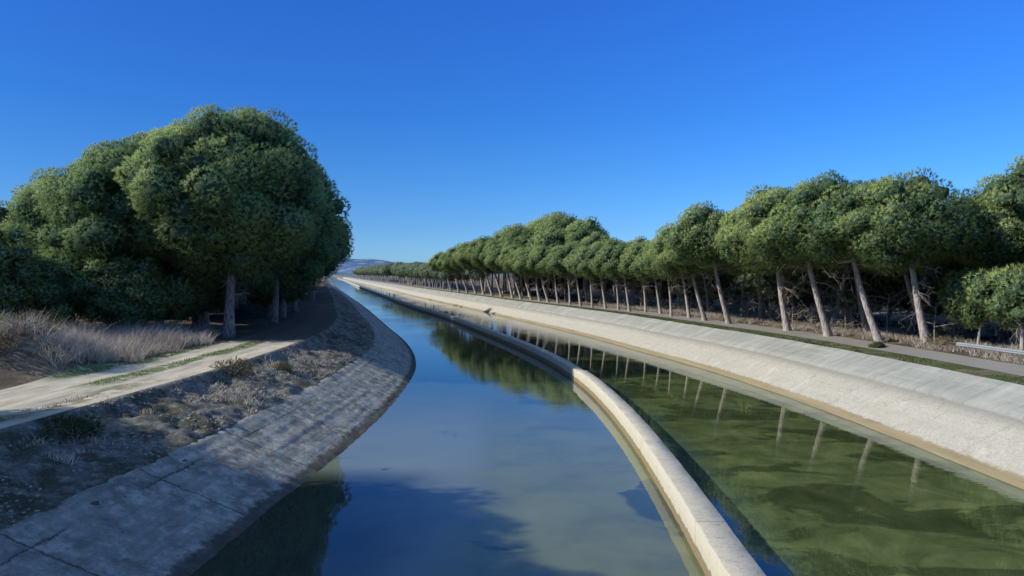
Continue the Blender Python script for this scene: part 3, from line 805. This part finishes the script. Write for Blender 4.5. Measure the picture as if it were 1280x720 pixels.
# ------------------------------------------------------------------ undergrowth
def blades(name, P, h, w, mat, seed, lean=.35, parent=None, label=None, cat=None, kind='stuff'):
    r = np.random.default_rng(seed); n = len(P)
    h = h * r.uniform(.45, 1.25, (n, 1)) * (1 + .45 * fbm(P[:, :1] * .7, P[:, 1:2] * .7, seed, 3)); az = r.uniform(0, 6.28, n)
    sd = np.stack([np.cos(az), np.sin(az), 0 * az], 1) * w
    ln = np.concatenate([r.normal(0, lean, (n, 2)), np.ones((n, 1))], 1)
    mid = P + ln * h * .55; tip = P + ln * h * np.array([1.35, 1.35, 1]) 
    V = np.stack([P - sd, P + sd, mid + sd * .7, mid - sd * .7, tip], 1).reshape(-1, 3)
    b = np.arange(n)[:, None] * 5
    F1 = b + np.array([[0, 1, 2]]); F2 = b + np.array([[0, 2, 3]]); F3 = b + np.array([[3, 2, 4]])
    F = np.concatenate([F1, F2, F3])
    T = np.repeat(np.clip(r.uniform(0, 1, n) * .7 + .25 * (fbm(P[:, 0] * .5, P[:, 1] * .5, seed + 3, 3) + .6), 0, 1), 5)
    o = mesh_obj(name, V, F, M[mat], parent, attrs={'tint': T})
    if kind: tag(o, label, cat, kind=kind)
    return o

# tall dry grass left of the track
r2 = np.random.default_rng(9)
def scatter(n, x0, x1, y0, y1, fn):
    x = r2.uniform(x0, x1, n); y = r2.uniform(y0, y1, n); m = fn(x, y); x = x[m]; y = y[m]
    return x, y
def dens(x, y, sc, th, seed): return fbm(x * sc, y * sc, seed, 3) > th
x, y = scatter(90000, -48, -20, 36, 60, lambda x, y: (lipL(y) - x > 6.2 + .8 * fbm(y * .4, x * 0, 4)) & dens(x, y, .5, -.35, 77))
blades('dry_grass', np.stack([x, y, ground_h_left(x, y) - .03], 1), .95, .016, 'straw', 3, .42, label='tall pale dry grass between the dirt track and the left pines', cat='dry grass')
x, y = scatter(22000, -26, -14, 20, 62, lambda x, y: ((lipL(y) - x > 5.2) & (lipL(y) - x < 6.9) & (y > 36) & dens(x, y, .8, -.2, 5)) | ((lipL(y) - x > 2.6) & (lipL(y) - x < 3.6) & (y > 32) & (y < 57) & dens(x, y, .8, -.1, 6)) | ((lipL(y) - x > 1.0) & (lipL(y) - x < 2.0) & (y < 34) & dens(x, y, .8, .1, 7)))
blades('green_grass', np.stack([x, y, ground_h_left(x, y)], 1), .13, .015, 'greenblade', 4, .4, label='short green grass strips along the dirt track', cat='grass')
# right verge
y = r2.uniform(20, 120, 30000); d = r2.uniform(.1, 1.6, 30000); m = dens(d, y, .8, .0, 8); y = y[m]; d = d[m]
blades('verge_grass', np.stack([topR(y) + d * KR(y), y, np.full(len(y), 2.75)], 1), .14, .02, 'greenblade', 5, .4, label='short green grass on the verge between lining and canal road', cat='grass')
# dry grass under the right pines
y = r2.uniform(34, 125, 60000); d = 4.5 + r2.exponential(5.0, 60000); m = dens(d, y, .45, -.25, 9); y = y[m]; d = d[m]
blades('dry_undergrowth', np.stack([topR(y) + d, y, np.full(len(y), 2.98)], 1), .42, .018, 'straw', 6, .45, label='low tan dry grass under the right bank pines', cat='dry grass')
# tufts on the stony embankment
y = r2.uniform(20, 75, 26000); d = r2.uniform(.1, 4.0, 26000); m = dens(d * 1.2, y * .8, .8, .56, 10); y = y[m]; d = d[m]
blades('embankment_grass', np.stack([lipL(y) + d, y, emb_z(d, y) - .02], 1), .20, .016, 'straw', 7, .5, label='sparse dry tufts over the stony left embankment', cat='dry grass')

# stones on the embankment (countless rubble)
iv, iF = ico()
def rubble(name, xs, ys, zs, s0, s1, seed, label):
    r = np.random.default_rng(seed); n = len(xs)
    s1 = s1 * 1.0
    iv1 = iv[:12]; import bmesh
    bm = bmesh.new(); bmesh.ops.create_icosphere(bm, subdivisions=1, radius=1)
    bv = np.array([v.co[:] for v in bm.verts]); bf = np.array([[v.index for v in f.verts] for f in bm.faces]); bm.free()
    S = s0 + (s1 - s0) * r.uniform(0, 1, (n, 1, 1)) ** 3 * 1.6 * r.uniform(.5, 1.3, (n, 1, 3)); J = 1 + r.normal(0, .18, (n, len(bv), 1))
    V = bv[None] * J * S * np.array([1, 1, .6]) + np.stack([xs, ys, zs], 1)[:, None, :]
    F = (bf[None] + (np.arange(n) * len(bv))[:, None, None]).reshape(-1, 3)
    return tag(mesh_obj(name, V.reshape(-1, 3), F, M['stone']), label, 'stones', kind='stuff')
y = r2.uniform(18, 66, 9000); d = r2.uniform(0, 4.6, 9000); m = dens(d * 1.4, y, .5, .0, 12); y = y[m]; d = d[m]
rubble('embankment_rubble', lipL(y) + d, y, emb_z(d, y) - .01, .015, .065, 3, 'pale stones scattered down the left embankment')

def shrub(name, seed, loc, rad, h, mat, label, group=None, cat='shrub', twigs=True):
    root = empty(name, loc)
    V, F, T, cV, cF = crown(seed, (0, 0, h * .45), (rad, rad), h * .5, h * .4, 16, rad * .38, 26, 7, .22 * max(h, .8) ** .5, .035, zmin=.0)
    c_ = mesh_obj('foliage', V, F, M[mat], root, attrs={'tint': T}, nrm=NRM[id(V)])
    parts = []
    r = np.random.default_rng(seed)
    for k in range(6):
        az = k * 1.05; e = np.array([math.cos(az) * rad * .8, math.sin(az) * rad * .8, h * r.uniform(.5, 1)])
        parts.append(tube(np.array([[0, 0, -.1], e * .5 + np.array([0, 0, .1]), e]), [.03, .02, .008], 4))
    V, F = merge(parts); mesh_obj('stem', V, F, M['dead'], root)
    return tag(root, label, cat, group)
def gz(x, y): return float(ground_h_left(np.array([x]), np.array([y]))[0])
shrub('shrub', 1, (-14.9, 39.4, 2.62), 1.0, .65, 'bushdry', 'straw-coloured low bush on the stony embankment below the track')
shrub('shrub', 2, (-13.6, 43.5, 2.25), .6, .4, 'bushdry', 'smaller brown tuft bush farther along the stony embankment')
shrub('shrub', 3, (-24.9, 38.2, gz(-24.9, 38.2) - .1), 1.5, .9, 'bush', 'dark green bush on top of the shaded earth mound')
shrub('shrub', 4, (-25.0, 35.3, gz(-25.0, 35.3) - .1), 1.0, .8, 'bushdry', 'dry bush at the left photo edge on the earth mound')
shrub('shrub', 5, (-33.5, 52.0, gz(-33.5, 52) - .1), 1.5, 1.3, 'bush', 'olive bush under the drooping pine behind the dry grass')
shrub('shrub', 6, (-15.2, 25.5, 2.45), .8, .3, 'bush', 'low dark green patch of weeds on the shaded embankment')
shrub('shrub', 7, (25.4, 51.3, 2.78), .42, .38, 'bush', 'small green plant at the road edge above the lining')
shrub('shrub', 8, (29.0, 49.6, 2.95), 1.1, .7, 'bushdry', 'olive brown bush between the first leaning trunk and the guardrail end')

# bare twiggy shrubs under the right pines
def bare(seed, hh):
    root = empty('bare_shrub'); r = np.random.default_rng(seed)
    V, F = tube(np.array([[0, 0, -.2], [.05, 0, hh * .4], [-.05, .1, hh * .9]]), [.07, .05, .02], 6)
    mesh_obj('stem', V, F, M['dead'], root)
    for k in range(8):
        z0 = r.uniform(.1, .8) * hh
        V, F = dead_branch(seed * 17 + k, (0, 0, z0), r.uniform(0, 6.28), hh * r.uniform(.45, .8), -r.uniform(-.6, .9))
        mesh_obj('branch', V, F, M['dead'], root)
    return root
B1, B2 = bare(3, 2.9), bare(4, 3.6)
for i in range(34):
    y = 46 + i * 2.6 + r_.uniform(-1, 1); x = float(np.interp(y, [f[1] for f in front], [f[0] for f in front])) + r_.uniform(2.0, 8.0)
    place([B1, B2][i % 2], x, y, 3.0, r_.uniform(.75, 1.15), r_.uniform(0, 6.28), label='leafless grey twiggy shrub under the right bank pines', group='bare shrubs under the right pines', cat='shrub')

# ------------------------------------------------------------------ guardrail
def guardrail():
    root = empty('guardrail', (0, 0, 0))
    ys = np.arange(22, 46.6, .5); xs = topR(ys) + 4.75 + .02 * (46 - ys)
    prof = [(-.0, .0), (-.0, .02), (-.08, .055), (-.08, .085), (.0, .115), (.0, .135), (-.08, .165), (-.08, .195), (0, .23), (0, .25), (.015, .25), (.015, 0)]
    V = []; 
    for x, y in zip(xs, ys):
        fl = max(0, (y - 46.1)) * .25
        for a, b in prof: V.append((x + a - fl, y, 3.46 + b))
    n = len(prof); i = np.arange(len(ys) - 1)[:, None] * n; j = np.arange(n)[None, :]; j2 = (j + 1) % n
    F = np.stack([i + j, i + j2, i + n + j2, i + n + j], -1).reshape(-1, 4)
    mesh_obj('rail', np.array(V), F, M['zinc'], root)
    for y in np.arange(45.2, 22, -4.0):
        x = float(topR(y)) + 4.75 + .02 * (46 - y) + .06
        P = []
        # C-shaped post
        for z in (2.8, 3.70):
            for a, b in ((0, -.05), (.10, -.05), (.10, -.035), (.015, -.035), (.015, .035), (.10, .035), (.10, .05), (0, .05)):
                P.append((x + a, y + b, z))
        F = [[k, (k + 1) % 8, 8 + (k + 1) % 8, 8 + k] for k in range(8)] + [list(range(8))[::-1], list(range(8, 16))]
        mesh_obj('post', np.array(P), F, M['zinc'], root)
    tag(root, 'galvanised steel guardrail along the outer edge of the canal road', 'guardrail')
guardrail()

# marker posts on the dividing wall
def marker(y, h, w, mat, label):
    x = float(XW(y)) + .4
    root = empty('marker_post', (x, y, .95))
    V, F = tube(np.array([[0, 0, -.02], [0, 0, .1], [0, 0, h * .9], [0, 0, h]]), [w * 1.3, w, w, w * .7], 10)
    o = mesh_obj('post', V, F, M[mat], root, smooth=True)
    V, F = tube(np.array([[0, 0, h], [0, 0, h + .05], [0, 0, h + .09]]), [w * 1.15, w * 1.1, w * .1], 10)
    mesh_obj('cap', V, F, M[mat], root, smooth=True)
    return tag(root, label, 'post')
marker(236, 1.0, .22, 'white', 'white marker post on the dividing wall, farther of the two white ones')
marker(219, 1.1, .26, 'white', 'white marker post on the dividing wall, nearer of the two white ones')
marker(156, .9, .10, 'grey', 'thin grey post on the dividing wall, farther of the two grey ones')
marker(146, .9, .10, 'grey', 'thin grey post on the dividing wall, nearer of the two grey ones')

# ------------------------------------------------------------------ sky, sun, camera
SUN_EL = 32.0
w = bpy.data.worlds.new('World'); scene.world = w; w.use_nodes = True
nt = w.node_tree; nt.nodes.clear()
out = nt.nodes.new('ShaderNodeOutputWorld'); bg = nt.nodes.new('ShaderNodeBackground')
sky = nt.nodes.new('ShaderNodeTexSky'); sky.sky_type = 'NISHITA'; sky.sun_disc = False
sky.sun_elevation = R(SUN_EL); sky.sun_rotation = R(262); sky.altitude = 300
sky.air_density = 1.0; sky.dust_density = .3; sky.ozone_density = 4.0
# deep winter blue: the sky texture is tinted by elevation (clear, dry air near the horizon; upper sky whitened and brightened to fill the shade)
tc = nt.nodes.new('ShaderNodeTexCoord'); sx = nt.nodes.new('ShaderNodeSeparateXYZ'); cr = nt.nodes.new('ShaderNodeValToRGB')
E_ = cr.color_ramp.elements
pts = [(0, (.42, .76, 1.38)), (.027, (.40, .74, 1.30)), (.06, (.33, .645, 1.16)), (.126, (.25, .61, 1.12)), (.204, (.19, .575, 1.17)), (.347, (.18, .565, 1.30)), (.42, (.30, .6, 1.35)), (.60, (1.5, 1.45, 1.5)), (1, (2.0, 1.8, 1.6))]
while len(E_) < len(pts): E_.new(.5)
for e_, (p_, c_) in zip(E_, pts): e_.position = p_; e_.color = (c_[0] / 2, c_[1] / 2, c_[2] / 2, 1)
mlt = nt.nodes.new('ShaderNodeVectorMath'); mlt.operation = 'MULTIPLY'
sc_ = nt.nodes.new('ShaderNodeVectorMath'); sc_.operation = 'SCALE'; sc_.inputs['Scale'].default_value = 2.0 * 1.19
nt.links.new(tc.outputs['Generated'], sx.inputs[0]); nt.links.new(sx.outputs[2], cr.inputs[0])
mr = nt.nodes.new('ShaderNodeMapRange'); mr.interpolation_type = 'SMOOTHSTEP'
for k_, v_ in enumerate((-.62, .5, .70, 1.04)): mr.inputs[k_ + 1].default_value = v_
nt.links.new(sx.outputs[0], mr.inputs[0])
m2 = nt.nodes.new('ShaderNodeVectorMath'); m2.operation = 'SCALE'
nt.links.new(cr.outputs[0], m2.inputs[0]); nt.links.new(mr.outputs[0], m2.inputs['Scale'])
nt.links.new(sky.outputs[0], mlt.inputs[0]); nt.links.new(m2.outputs[0], mlt.inputs[1])
nt.links.new(mlt.outputs[0], sc_.inputs[0]); nt.links.new(sc_.outputs[0], bg.inputs[0])
bg.inputs[1].default_value = .13
nt.links.new(bg.outputs[0], out.inputs[0])

sd = bpy.data.lights.new('sun', 'SUN'); sd.energy = 5.0; sd.angle = R(.55); sd.color = (1, .94, .82)
so = link(bpy.data.objects.new('sun', sd)); so.rotation_euler = (0, R(-(90 - SUN_EL)), R(8))

cd = bpy.data.cameras.new('camera'); cd.sensor_width = 36; cd.lens = 925 / 1280 * 36; cd.clip_end = 30000; cd.clip_start = .1
co = link(bpy.data.objects.new('camera', cd)); co.location = (0, 0, 8.0)
co.rotation_euler = (R(90) - math.atan(17.5 / 925), 0, 0)
scene.camera = co
scene.view_settings.view_transform = 'Standard'; scene.view_settings.look = 'None'
scene.view_settings.exposure = 0; scene.view_settings.gamma = 1
scene.cycles.max_bounces = 6
